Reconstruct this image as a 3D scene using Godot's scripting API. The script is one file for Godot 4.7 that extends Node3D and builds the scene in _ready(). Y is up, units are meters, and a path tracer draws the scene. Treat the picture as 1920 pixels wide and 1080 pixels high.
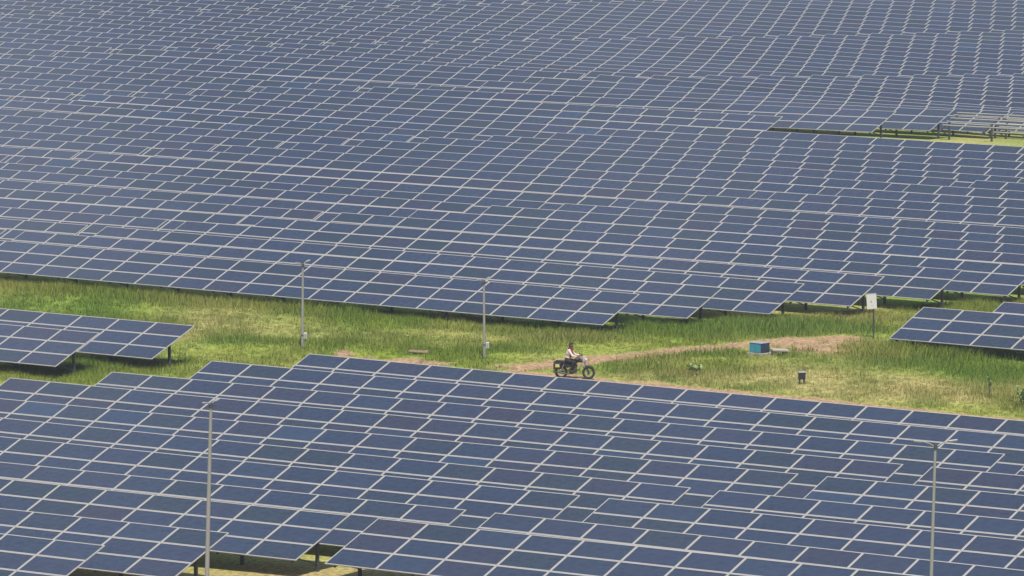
extends Node3D
# Solar farm seen from a hill through a long lens. x right, y up, -z away from the camera.

const PSI := 0.626303            # rows run this far off the picture plane
const TILT := 0.375246           # panel tilt, 21.5 degrees
const PITCH := 5.0               # metres from row to row
const LP := 2.30                 # panel pitch along the row
const WP := 1.15                 # panel pitch up the slope
const SLOPE_LEN := 3.45
const CLEAR := 0.55              # front edge above the ground
const N_CENTER := 206.795        # distance of the centre line of row 0
const SHIFT := 1.63              # tables step sideways from row to row
const J0 := -14
const UL := 0.0641
var SP := sin(PSI)
var CP := cos(PSI)
# ground height along three lines of survey, one value for every row from row -14 on
var HL := [0.50, 0.49, 0.48, 0.47, 0.46, 0.38, 0.55, 0.27, 0.40, 0.29, 0.27, 0.34, 0.26, 0.39, 0.39, 0.41, 0.40, 0.40, 0.39, 0.38, 0.37, 0.36, 0.30, 0.32, 0.22, 0.18, 0.10, 0.13, -0.04, -0.11, -0.13, -0.07, -0.12, -0.15, -0.18, -0.26, -0.21, -0.37, -0.33, -0.41, -0.40, -0.39, -0.41, -0.42, -0.41, -0.39, -0.32, -0.41, -0.40, -0.42, -0.43, -0.48, -0.52, -0.53, -0.54, -0.55, -0.56, -0.58, -0.59, -0.60, -0.61, -0.63, -0.65, -0.66, -0.68, -0.69, -0.70, -0.72, -0.73, -0.75, -0.77, -0.78, -0.80, -0.81, -0.82, -0.84, -0.85, -0.87, -0.89, -0.90]
var HM := [0.50, 0.52, 0.55, 0.57, 0.59, 0.62, 0.64, 0.36, 0.43, 0.25, 0.31, 0.26, 0.31, 0.24, 0.20, 0.21, 0.22, 0.23, 0.24, 0.25, 0.27, 0.36, 0.26, 0.15, 0.15, 0.19, 0.03, -0.01, -0.16, -0.23, -0.24, -0.27, -0.28, -0.33, -0.36, -0.41, -0.55, -0.59, -0.61, -0.57, -0.54, -0.56, -0.55, -0.71, -0.49, -0.47, -0.32, -0.46, -0.56, -0.65, -0.77, -0.88, -0.99, -1.04, -1.07, -1.11, -1.14, -1.18, -1.21, -1.25, -1.27, -1.29, -1.31, -1.34, -1.36, -1.38, -1.40, -1.41, -1.42, -1.42, -1.43, -1.44, -1.45, -1.45, -1.46, -1.47, -1.48, -1.48, -1.49, -1.50]
var HR := [0.50, 0.53, 0.55, 0.58, 0.61, 0.63, 0.66, 0.29, 0.48, 0.33, 0.41, 0.32, 0.30, 0.28, 0.15, 0.13, 0.11, 0.09, 0.06, 0.04, 0.02, 0.00, -0.04, 0.08, 0.09, 0.01, -0.05, -0.13, -0.26, -0.39, -0.31, -0.40, -0.43, -0.44, -0.47, -0.61, -0.67, -0.68, -0.69, -0.71, -0.63, -0.55, -0.22, -0.42, -0.68, -0.88, -1.09, -1.22, -1.34, -1.46, -1.57, -1.66, -1.76, -1.84, -1.91, -1.98, -2.03, -2.08, -2.12, -2.15, -2.17, -2.19, -2.20, -2.19, -2.18, -2.16, -2.13, -2.10, -2.08, -2.06, -2.04, -2.02, -2.00, -2.00, -2.00, -2.00, -2.00, -2.00, -2.00, -2.00]
var GL := []
var GM := []
var GR := []
var names := {}
var rng := RandomNumberGenerator.new()
var noise := FastNoiseLite.new()
var noise_fine := FastNoiseLite.new()
var M := {}
var panel_meshes := []
var frame_mesh: ArrayMesh
var box_cache := {}
var table_rows := {}
var panel_total := 0

# ---------------------------------------------------------------- helpers
func numbered(called: String) -> String:
	if not names.has(called):
		names[called] = 0
		return called
	names[called] += 1
	return "%s_%03d" % [called, names[called]]

func meta(o: Node, label: String, category: String, group := "", kind := "") -> void:
	if label != "": o.set_meta("label", label)
	if category != "": o.set_meta("category", category)
	if group != "": o.set_meta("group", group)
	if kind != "": o.set_meta("kind", kind)

func thing(called: String, label: String, category: String, where: Vector3, turn := 0.0, group := "") -> Node3D:
	var o := Node3D.new()
	o.name = numbered(called)
	add_child(o)
	o.position = where
	o.rotation.y = turn
	meta(o, label, category, group)
	return o

func part(parent: Node, called: String, mesh: Mesh, mat: Material = null, xf := Transform3D.IDENTITY) -> MeshInstance3D:
	var o := MeshInstance3D.new()
	o.name = called
	o.mesh = mesh
	o.transform = xf
	if mat: o.material_override = mat
	o.cast_shadow = GeometryInstance3D.SHADOW_CASTING_SETTING_ON
	parent.add_child(o, true)
	return o

func std(col: Color, rough := 0.8, metal := 0.0) -> StandardMaterial3D:
	var m := StandardMaterial3D.new()
	m.albedo_color = col
	m.roughness = rough
	m.metallic = metal
	return m

func lin(r: float, g: float, b: float) -> Color:      # linear base colour as an albedo colour
	return Color(r, g, b).linear_to_srgb()

func quad(st: SurfaceTool, a: Vector3, b: Vector3, c: Vector3, d: Vector3) -> void:
	st.add_vertex(a); st.add_vertex(b); st.add_vertex(c)
	st.add_vertex(a); st.add_vertex(c); st.add_vertex(d)

func chamfer_box(size: Vector3, bev := 0.006) -> ArrayMesh:
	# a box whose twelve edges are cut off, so that they catch light
	var key := "%s_%s" % [size, bev]
	if box_cache.has(key): return box_cache[key]
	var h := size * 0.5
	var b: float = min(bev, min(h.x, min(h.y, h.z)) * 0.8)
	var pts := PackedVector3Array()
	for sx in [-1, 1]:
		for sy in [-1, 1]:
			for sz in [-1, 1]:
				pts.append(Vector3(sx * (h.x - b), sy * (h.y - b), sz * h.z))
				pts.append(Vector3(sx * (h.x - b), sy * h.y, sz * (h.z - b)))
				pts.append(Vector3(sx * h.x, sy * (h.y - b), sz * (h.z - b)))
	var m := hull(pts)
	box_cache[key] = m
	return m

func hull(pts: PackedVector3Array) -> ArrayMesh:
	var shape := ConvexPolygonShape3D.new()
	# convex hull of the points by gift of the planes through them: small sets only
	var st := SurfaceTool.new()
	st.begin(Mesh.PRIMITIVE_TRIANGLES)
	st.set_smooth_group(-1)
	var cen := Vector3.ZERO
	for p in pts: cen += p
	cen /= pts.size()
	var n := pts.size()
	var seen := {}
	for i in n:
		for j in range(i + 1, n):
			for k in range(j + 1, n):
				var nn := (pts[j] - pts[i]).cross(pts[k] - pts[i])
				if nn.length() < 1e-9: continue
				nn = nn.normalized()
				var d := nn.dot(pts[i])
				if nn.dot(cen) > d:
					nn = -nn
					d = -d
				var ok := true
				var on := []
				for q in n:
					var e := nn.dot(pts[q]) - d
					if e > 1e-5:
						ok = false
						break
					if e > -1e-5: on.append(q)
				if not ok: continue
				var key := str(on)
				if seen.has(key): continue
				seen[key] = true
				var c2 := Vector3.ZERO
				for q in on: c2 += pts[q]
				c2 /= on.size()
				var ax: Vector3 = (pts[on[0]] - c2).normalized()
				var ay := nn.cross(ax)
				on.sort_custom(func(a, bb): return atan2((pts[a] - c2).dot(ay), (pts[a] - c2).dot(ax)) > atan2((pts[bb] - c2).dot(ay), (pts[bb] - c2).dot(ax)))
				for q in range(1, on.size() - 1):
					st.add_vertex(pts[on[0]]); st.add_vertex(pts[on[q]]); st.add_vertex(pts[on[q + 1]])
	shape = null
	st.generate_normals()
	return st.commit()

func add_tube(st: SurfaceTool, pts: Array, radii: Array, sides := 10) -> void:
	# a round bar along a bent line, its radius given at every point
	st.set_smooth_group(0)
	var rings := []
	for i in pts.size():
		var d: Vector3
		if i == 0: d = pts[1] - pts[0]
		elif i == pts.size() - 1: d = pts[i] - pts[i - 1]
		else: d = (pts[i + 1] - pts[i]).normalized() + (pts[i] - pts[i - 1]).normalized()
		d = d.normalized()
		var up := Vector3.UP if abs(d.y) < 0.9 else Vector3.RIGHT
		var a := d.cross(up).normalized()
		var b := a.cross(d).normalized()
		var ring := []
		for s in sides:
			var t := TAU * s / sides
			ring.append(pts[i] + (a * cos(t) + b * sin(t)) * radii[i])
		rings.append(ring)
	for i in pts.size() - 1:
		for s in sides:
			var s2 := (s + 1) % sides
			quad(st, rings[i][s], rings[i][s2], rings[i + 1][s2], rings[i + 1][s])
	st.set_smooth_group(-1)
	for s in range(1, sides - 1):
		st.add_vertex(rings[0][0]); st.add_vertex(rings[0][s + 1]); st.add_vertex(rings[0][s])
		var e: Array = rings[rings.size() - 1]
		st.add_vertex(e[0]); st.add_vertex(e[s]); st.add_vertex(e[s + 1])

func tube(pts: Array, radii: Array, sides := 10) -> ArrayMesh:
	var st := SurfaceTool.new()
	st.begin(Mesh.PRIMITIVE_TRIANGLES)
	add_tube(st, pts, radii, sides)
	st.generate_normals()
	return st.commit()

func tubes(list: Array, sides := 8) -> ArrayMesh:
	var st := SurfaceTool.new()
	st.begin(Mesh.PRIMITIVE_TRIANGLES)
	for l in list: add_tube(st, l[0], l[1], sides)
	st.generate_normals()
	return st.commit()

func extrude(poly: PackedVector2Array, half: float, bev := 0.0) -> ArrayMesh:
	# a side outline in x,y given thickness in z; the flanks are drawn in by bev
	var st := SurfaceTool.new()
	st.begin(Mesh.PRIMITIVE_TRIANGLES)
	st.set_smooth_group(-1)
	var inner := poly
	if bev > 0.0:
		var off := Geometry2D.offset_polygon(poly, -bev)
		if off.size() > 0 and off[0].size() == poly.size(): inner = off[0]
	var cw := Geometry2D.is_polygon_clockwise(poly)
	# match the starting corner of the inset outline to the outer one
	var shift := 0
	var best := 1e9
	for s in inner.size():
		var d := inner[s].distance_to(poly[0])
		if d < best:
			best = d
			shift = s
	var n := poly.size()
	for side in [-1.0, 1.0]:
		var tri := Geometry2D.triangulate_polygon(inner)
		for t in range(0, tri.size(), 3):
			var a := Vector3(inner[tri[t]].x, inner[tri[t]].y, side * half)
			var b := Vector3(inner[tri[t + 1]].x, inner[tri[t + 1]].y, side * half)
			var c := Vector3(inner[tri[t + 2]].x, inner[tri[t + 2]].y, side * half)
			var nz := (b - a).cross(c - a).z
			if nz * side > 0.0:
				st.add_vertex(a); st.add_vertex(c); st.add_vertex(b)
			else:
				st.add_vertex(a); st.add_vertex(b); st.add_vertex(c)
	var hz := half - bev
	for i in n:
		var j := (i + 1) % n
		var p := poly[i]
		var q := poly[j]
		var ip := inner[(i + shift) % inner.size()]
		var iq := inner[(j + shift) % inner.size()]
		var bands := [[p, q, -hz, hz]]
		var o1 := Vector3(p.x, p.y, -hz); var o2 := Vector3(q.x, q.y, -hz)
		var o3 := Vector3(q.x, q.y, hz); var o4 := Vector3(p.x, p.y, hz)
		if cw: quad(st, o1, o2, o3, o4)
		else: quad(st, o4, o3, o2, o1)
		if bev > 0.0:
			var f1 := Vector3(ip.x, ip.y, half); var f2 := Vector3(iq.x, iq.y, half)
			var b1 := Vector3(ip.x, ip.y, -half); var b2 := Vector3(iq.x, iq.y, -half)
			if cw:
				quad(st, o4, o3, f2, f1); quad(st, b1, b2, o2, o1)
			else:
				quad(st, f1, f2, o3, o4); quad(st, o1, o2, b2, b1)
	st.generate_normals()
	return st.commit()

# ---------------------------------------------------------------- terrain
func smooth_list(a: Array) -> Array:
	var o := []
	var k := [0.1, 0.25, 0.3, 0.25, 0.1]
	for i in a.size():
		var s := 0.0
		for d in 5: s += k[d] * a[clampi(i + d - 2, 0, a.size() - 1)]
		o.append(s)
	return o

func lookup(l: Array, m: Array, r: Array, j: float, u: float) -> float:
	var jj: float = clamp(j - J0, 0.0, l.size() - 1.001)
	var i := int(jj)
	var t := jj - i
	var a: float = lerp(l[i], l[i + 1], t)
	var b: float = lerp(m[i], m[i + 1], t)
	var c: float = lerp(r[i], r[i + 1], t)
	u = clamp(u, -0.1, 0.1)
	if u < 0.0: return lerp(b, a, -u / UL)
	return lerp(b, c, u / UL)

func survey(j: float, x: float, zf: float) -> float:      # height that the tables of a row were set to
	return lookup(HL, HM, HR, j, x / zf)

func land(x: float, zf: float) -> float:                  # height of the ground
	var n := x * SP + zf * CP
	var j := (n - N_CENTER) / PITCH
	var h := lookup(GL, GM, GR, j, x / zf)
	return h + noise.get_noise_2d(x * 3.0, zf * 3.0) * 0.07

func on_row(j: float, r: float) -> Vector3:               # row and distance along it -> point on the survey
	var n := N_CENTER + PITCH * j
	var x := r * CP + n * SP
	var zf := -r * SP + n * CP
	return Vector3(x, survey(j, x, zf), -zf)

func on_land(x: float, zf: float, up := 0.0) -> Vector3:
	return Vector3(x, land(x, zf) + up, -zf)

func seg_dist(p: Vector2, line: Array) -> float:
	var best := 1e9
	for i in line.size() - 1:
		var c := Geometry2D.get_closest_point_to_segment(p, line[i], line[i + 1])
		best = min(best, c.distance_to(p))
	return best

var track_a := [Vector2(-2.6, 272.0), Vector2(0.0, 274.3), Vector2(2.0, 276.0), Vector2(4.3, 278.4), Vector2(8.3, 281.9), Vector2(11.5, 284.5), Vector2(14.1, 286.2), Vector2(16.4, 287.6)]
var track_b := [Vector2(0.4, 271.6), Vector2(2.9, 269.9), Vector2(8.3, 266.0), Vector2(13.0, 262.6), Vector2(18.7, 258.0), Vector2(23.2, 254.7), Vector2(30.0, 249.7)]
# patches of vegetation on the ground: x, distance, half width, half depth, turn to straw, turn to lush green, turn to bare soil
var patches := [
	[12.0, 270.5, 9.0, 3.6, 0.85, 0.0, 0.0], [20.0, 267.0, 8.0, 4.2, 0.95, 0.0, 0.0], [5.5, 272.2, 3.5, 1.6, 0.6, 0.0, 0.0],
	[-16.0, 292.0, 9.0, 4.5, 0.35, 0.25, 0.0], [-9.0, 287.0, 6.0, 3.0, 0.45, 0.0, 0.0], [-24.0, 298.0, 6.0, 5.0, 0.0, 0.5, 0.0],
	[9.0, 290.5, 8.0, 3.2, 0.0, 0.9, 0.0], [14.5, 292.0, 4.0, 2.6, 0.0, 0.8, 0.0], [-12.0, 283.5, 4.5, 1.6, 0.0, 0.7, 0.0],
	[-19.5, 274.0, 4.5, 4.0, 0.0, 0.55, 0.0], [8.5, 280.0, 3.0, 1.3, 0.0, 0.8, 0.0], [17.8, 285.2, 2.8, 1.2, 0.25, 0.0, 0.45],
	[14.6, 284.0, 2.6, 2.1, 0.0, 0.0, 0.9], [15.5, 282.0, 1.6, 0.9, 0.0, 0.0, 0.55], [22.0, 286.0, 3.0, 1.4, 0.0, 0.75, 0.0],
	[2.5, 285.8, 3.5, 1.2, 0.75, 0.0, 0.0], [-4.0, 283.0, 3.0, 1.3, 0.3, 0.0, 0.25], [17.0, 278.0, 6.0, 2.6, 0.1, 0.55, 0.0], [-1.0, 281.0, 3.0, 1.5, 0.0, 0.35, 0.0],
	[23.0, 274.5, 4.0, 3.0, 0.0, 0.5, 0.0], [6.0, 277.2, 3.2, 1.4, 0.45, 0.0, 0.0], [-20.0, 204.0, 16.0, 8.0, 0.25, 0.0, 0.55], [-6.0, 202.0, 12.0, 9.0, 0.2, 0.0, 0.65],
	[32.0, 416.0, 14.0, 7.0, 0.35, 0.1, 0.0], [36.0, 408.0, 9.0, 4.0, 0.7, 0.0, 0.0]]

func cover(x: float, zf: float) -> Vector3:
	# x: share of straw, y: share of lush green, z: share of bare soil
	var p := Vector2(x, zf)
	var n1 := noise.get_noise_2d(x * 2.2 + 40.0, zf * 1.1)
	var n2 := noise_fine.get_noise_2d(x * 2.0, zf * 1.2)
	var straw := 0.20 + n1 * 0.75
	var lush := 0.22 - n1 * 0.45 + n2 * 0.45
	var soil := 0.0
	for q in patches:
		var dx: float = (x - q[0]) / q[2]
		var dz: float = (zf - q[1]) / q[3]
		var w := exp(-(dx * dx + dz * dz))
		straw += w * q[4]
		lush += w * q[5]
		soil += w * q[6]
	if q_near_tracks(zf):
		var wob := n2 * 0.6 + noise.get_noise_2d(x * 9.0, zf * 5.0) * 0.6 + noise_fine.get_noise_2d(x * 9.0, zf * 7.0) * 0.5
		var da := seg_dist(p, track_a)
		soil = max(soil, clamp((1.35 + wob * 0.8 - da) / 0.5, 0.0, 1.0))
		var db := seg_dist(p, track_b)
		soil = max(soil, clamp((1.7 + wob * 0.7 - db) / 0.5, 0.0, 1.0) * 0.95)
		# worn strip between the wheel track and the backs of the first tables
		var jn := (x * SP + zf * CP - N_CENTER) / PITCH
		if x > -8.5 and x < 15.0 and jn > 0.3 and jn < 2.9 + wob * 0.35 and (x < -3.0 + wob or x > -0.6 + wob): soil = max(soil, 0.85 + wob * 0.3)
		elif x >= -3.5 and x < 0.0 and jn > 2.2 and jn < 3.05: soil *= 0.25
	soil += clamp(n2 * 2.0 - 1.05, 0.0, 0.5)
	return Vector3(clamp(straw, 0.0, 1.0), clamp(lush, 0.0, 1.0), clamp(soil, 0.0, 1.0))

func q_near_tracks(zf: float) -> bool:
	return zf > 240.0 and zf < 300.0

func grass_color(c: Vector3) -> Color:
	var base := Color(0.290, 0.375, 0.050)
	base = base.lerp(Color(0.540, 0.485, 0.200), c.x)
	base = base.lerp(Color(0.185, 0.330, 0.062), c.y * 0.85)
	return base

func ground_color(c: Vector3, n: float) -> Color:
	var g := grass_color(c) * 0.95
	var soil := Color(0.45, 0.305, 0.185) * (1.0 + n * 0.25)
	return g.lerp(soil, clamp(c.z * 1.2, 0.0, 1.0))

func build_ground() -> void:
	var us := []
	var u := -0.10
	while u < 0.1001:
		us.append(u)
		u += 0.0008
	for e in [0.12, 0.16, 0.25, 0.5, 1.2]:
		us.append(e)
		us.push_front(-e)
	var zs := [6.0, 40.0, 90.0, 130.0, 160.0, 175.0]
	var z := 185.0
	while z < 720.0:
		zs.append(z)
		if z > 238.0 and z < 312.0: z += 0.4
		elif z < 320.0: z += 1.0
		else: z += 2.5
	zs.append_array([760.0, 900.0, 1300.0, 2200.0, 4000.0])
	var v := PackedVector3Array()
	var cols := PackedColorArray()
	var idx := PackedInt32Array()
	var w := us.size()
	for zi in zs.size():
		for ui in w:
			var zf: float = zs[zi]
			var x: float = us[ui] * zf
			v.append(Vector3(x, land(x, zf), -zf))
			if zf > 180.0 and zf < 330.0 or (zf > 395.0 and zf < 440.0 and x > 15.0):
				cols.append(ground_color(cover(x, zf), noise_fine.get_noise_2d(x * 6.0, zf * 6.0)))
			else:
				cols.append(ground_color(Vector3(0.35, 0.3, 0.1), 0.0))
	for zi in zs.size() - 1:
		for ui in w - 1:
			var a := zi * w + ui
			idx.append_array([a, a + w, a + 1, a + 1, a + w, a + w + 1])
	var arr := []
	arr.resize(Mesh.ARRAY_MAX)
	arr[Mesh.ARRAY_VERTEX] = v
	arr[Mesh.ARRAY_COLOR] = cols
	arr[Mesh.ARRAY_INDEX] = idx
	var am := ArrayMesh.new()
	am.add_surface_from_arrays(Mesh.PRIMITIVE_TRIANGLES, arr)
	var st := SurfaceTool.new()
	st.create_from(am, 0)
	st.generate_normals()
	var o := part(self, "ground", st.commit(), M.ground)
	meta(o, "", "", "", "structure")

# ---------------------------------------------------------------- materials
func noise_tex(freq: float, lo: float, hi: float, size := 512, seed_ := 3) -> NoiseTexture2D:
	var n := FastNoiseLite.new()
	n.noise_type = FastNoiseLite.TYPE_SIMPLEX_SMOOTH
	n.frequency = freq
	n.fractal_octaves = 4
	n.seed = seed_
	var g := Gradient.new()
	g.set_color(0, Color(lo, lo, lo))
	g.set_color(1, Color(hi, hi, hi))
	var t := NoiseTexture2D.new()
	t.width = size
	t.height = size
	t.seamless = true
	t.noise = n
	t.color_ramp = g
	return t

func cell_texture(seed_: int) -> ImageTexture:
	# the print of a module: 12 x 6 cells, white seams, fine silver busbars
	var W := 480
	var H := 240
	var img := Image.create(W, H, true, Image.FORMAT_RGB8)
	var r := RandomNumberGenerator.new()
	r.seed = seed_
	var dust := FastNoiseLite.new()
	dust.seed = seed_
	dust.frequency = 0.009
	dust.fractal_octaves = 4
	for cy in 6:
		for cx in 12:
			var g := 0.89 + r.randf() * 0.05
			var x0 := cx * 40
			var y0 := cy * 40
			img.fill_rect(Rect2i(x0, y0, 40, 40), Color(g, g, g))
			for b in 4: img.fill_rect(Rect2i(x0, y0 + 5 + b * 10, 40, 1), Color(1.0, 1.0, 1.0))
			img.fill_rect(Rect2i(x0, y0, 40, 1), Color(1, 1, 1))
			img.fill_rect(Rect2i(x0, y0, 1, 40), Color(1, 1, 1))
	# dust and dried splashes, a patchy film with a grain of its own
	for y in range(0, H, 2):
		for x in range(0, W, 2):
			var d := dust.get_noise_2d(x, y * 1.6) * 0.10 + r.randf_range(-0.012, 0.012)
			for k in 4:
				var c := img.get_pixel(x + (k & 1), y + (k >> 1))
				img.set_pixel(x + (k & 1), y + (k >> 1), Color(clamp(c.r + d, 0, 1), clamp(c.g + d * 0.98, 0, 1), clamp(c.b + d * 0.9, 0, 1)))
	img.generate_mipmaps()
	return ImageTexture.create_from_image(img)

func cloud_cover() -> ImageTexture:
	# broken monsoon cloud all round the sky
	var n := FastNoiseLite.new()
	n.seed = 5
	n.noise_type = FastNoiseLite.TYPE_SIMPLEX_SMOOTH
	n.frequency = 3.6
	n.fractal_octaves = 5
	var w := 1024
	var h := 512
	var img := Image.create(w, h, false, Image.FORMAT_RGBA8)
	for y in h / 2:
		var el := PI * (0.5 - (y + 0.5) / h)
		for x in w:
			var a := TAU * (x + 0.5) / w
			var d := Vector3(cos(a) * cos(el), sin(el), sin(a) * cos(el))
			var v: float = smoothstep(-0.15, 0.5, n.get_noise_3d(d.x, d.y * 1.6, d.z))
			img.set_pixel(x, y, Color(0.98, 0.98, 1.0, v * 0.75))
	return ImageTexture.create_from_image(img)

func make_materials() -> void:
	M.frame = std(lin(0.36, 0.35, 0.33), 0.5, 0.0)
	M.steel = std(lin(0.045, 0.047, 0.056), 0.65, 0.0)
	M.purlin = std(lin(0.42, 0.41, 0.39), 0.55, 0.0)
	M.pole = std(lin(0.29, 0.29, 0.285), 0.55, 0.2)
	M.lamp = std(lin(0.30, 0.31, 0.32), 0.45, 0.1)
	M.lens = std(lin(0.75, 0.76, 0.74), 0.2)
	M.white = std(lin(0.58, 0.58, 0.575), 0.45)
	M.black = std(lin(0.018, 0.018, 0.020), 0.45)
	M.rubber = std(lin(0.022, 0.022, 0.023), 0.85)
	M.chrome = std(lin(0.55, 0.55, 0.56), 0.25, 0.9)
	M.engine = std(lin(0.055, 0.055, 0.06), 0.45, 0.3)
	M.concrete = std(lin(0.30, 0.275, 0.24), 0.9)
	M.concrete.albedo_texture = noise_tex(0.02, 0.72, 1.0, 256, 5)
	M.concrete.uv1_triplanar = true
	M.stone = std(lin(0.24, 0.17, 0.12), 0.9)
	M.slab = std(lin(0.36, 0.32, 0.28), 0.9)
	M.fairing = std(lin(0.36, 0.36, 0.36), 0.4)
	M.teal = std(lin(0.035, 0.25, 0.37), 0.5)
	M.navy = std(lin(0.022, 0.035, 0.075), 0.5)
	M.ground = std(Color(1, 1, 1), 0.95)
	M.ground.vertex_color_use_as_albedo = true
	M.ground.albedo_texture = noise_tex(0.03, 0.62, 1.15, 512, 9)
	M.ground.uv1_triplanar = true
	M.ground.uv1_world_triplanar = true
	M.ground.uv1_scale = Vector3(0.22, 0.22, 0.22)
	M.grass = std(Color(1, 1, 1), 0.9)
	M.grass.metallic_specular = 0.08
	M.ground.metallic_specular = 0.08
	M.grass.vertex_color_use_as_albedo = true
	M.grass.cull_mode = BaseMaterial3D.CULL_DISABLED
	M.grass.backlight_enabled = true
	M.grass.backlight = Color(0.5, 0.55, 0.2)
	M.leaf = std(lin(0.17, 0.27, 0.08), 0.7)
	M.leaf.cull_mode = BaseMaterial3D.CULL_DISABLED
	M.leaf_pale = std(lin(0.26, 0.33, 0.14), 0.7)
	M.leaf_pale.cull_mode = BaseMaterial3D.CULL_DISABLED
	M.twig = std(lin(0.13, 0.09, 0.05), 0.9)

func make_panels() -> void:
	var texs := [cell_texture(77), cell_texture(78), cell_texture(79)]
	# cell batches differ in tint: blue, slate, violet, brownish, bright
	var tints := [[0.037, 0.053, 0.095], [0.039, 0.055, 0.094], [0.042, 0.055, 0.095], [0.036, 0.051, 0.089], [0.041, 0.058, 0.102], [0.040, 0.053, 0.098],
		[0.037, 0.052, 0.083], [0.039, 0.054, 0.081], [0.036, 0.051, 0.078], [0.043, 0.051, 0.087], [0.044, 0.052, 0.089], [0.044, 0.050, 0.081], [0.036, 0.059, 0.108], [0.041, 0.065, 0.118]]
	var fw := 0.044
	var hx := 1.143
	var hz := 0.568
	var th := 0.035
	for ti in tints.size():
		var t: Array = tints[ti]
		var glass := std(lin(t[0] * 1.0, t[1] * 1.0, t[2] * 0.98), 0.10)
		glass.albedo_texture = texs[ti % 3]
		glass.metallic_specular = 0.5
		var am := ArrayMesh.new()
		var st := SurfaceTool.new()
		st.begin(Mesh.PRIMITIVE_TRIANGLES)
		st.set_smooth_group(-1)
		var gx := hx - fw
		var gz := hz - fw
		var y := 0.030
		var c := [Vector3(-gx, y, -gz), Vector3(gx, y, -gz), Vector3(gx, y, gz), Vector3(-gx, y, gz)]
		var uv := [Vector2(0, 0), Vector2(1, 0), Vector2(1, 1), Vector2(0, 1)]
		for k in [0, 1, 2, 0, 2, 3]:
			st.set_uv(uv[k])
			st.add_vertex(c[k])
		st.generate_normals()
		st.set_material(glass)
		st.commit(am)
		panel_meshes.append(am)
		if ti > 0: continue
		st = SurfaceTool.new()
		st.begin(Mesh.PRIMITIVE_TRIANGLES)
		st.set_smooth_group(-1)
		var o := [Vector3(-hx, th, -hz), Vector3(hx, th, -hz), Vector3(hx, th, hz), Vector3(-hx, th, hz)]
		for k in 4:
			var k2 := (k + 1) % 4
			var i1: Vector3 = c[k] + Vector3(0, th - y, 0)
			var i2: Vector3 = c[k2] + Vector3(0, th - y, 0)
			quad(st, o[k], o[k2], i2, i1)                       # top of the frame
			quad(st, i1, i2, c[k2], c[k])                       # step down to the glass
			quad(st, o[k2], o[k], o[k] - Vector3(0, th, 0), o[k2] - Vector3(0, th, 0))
		quad(st, Vector3(-hx, 0, hz), Vector3(hx, 0, hz), Vector3(hx, 0, -hz), Vector3(-hx, 0, -hz))
		st.generate_normals()
		st.set_material(M.frame)
		frame_mesh = st.commit()

# ---------------------------------------------------------------- solar tables
func ordinal(n: int) -> String:
	var ones := ["", "first", "second", "third", "fourth", "fifth", "sixth", "seventh", "eighth", "ninth", "tenth", "eleventh", "twelfth", "thirteenth", "fourteenth", "fifteenth", "sixteenth", "seventeenth", "eighteenth", "nineteenth"]
	var tens := ["", "", "twent", "thirt", "fort", "fift", "sixt"]
	if n < 20: return ones[n]
	if n % 10 == 0: return tens[n / 10] + "ieth"
	return tens[n / 10] + "y-" + ones[n % 10]

func pick_tint(batch: float) -> int:
	var v := fposmod(rng.randf() * 0.75 + batch, 1.0)
	if v < 0.62: return rng.randi_range(0, 5)
	if v < 0.82: return rng.randi_range(6, 8)
	if v < 0.96: return rng.randi_range(9, 11)
	return rng.randi_range(12, 13)

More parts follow.
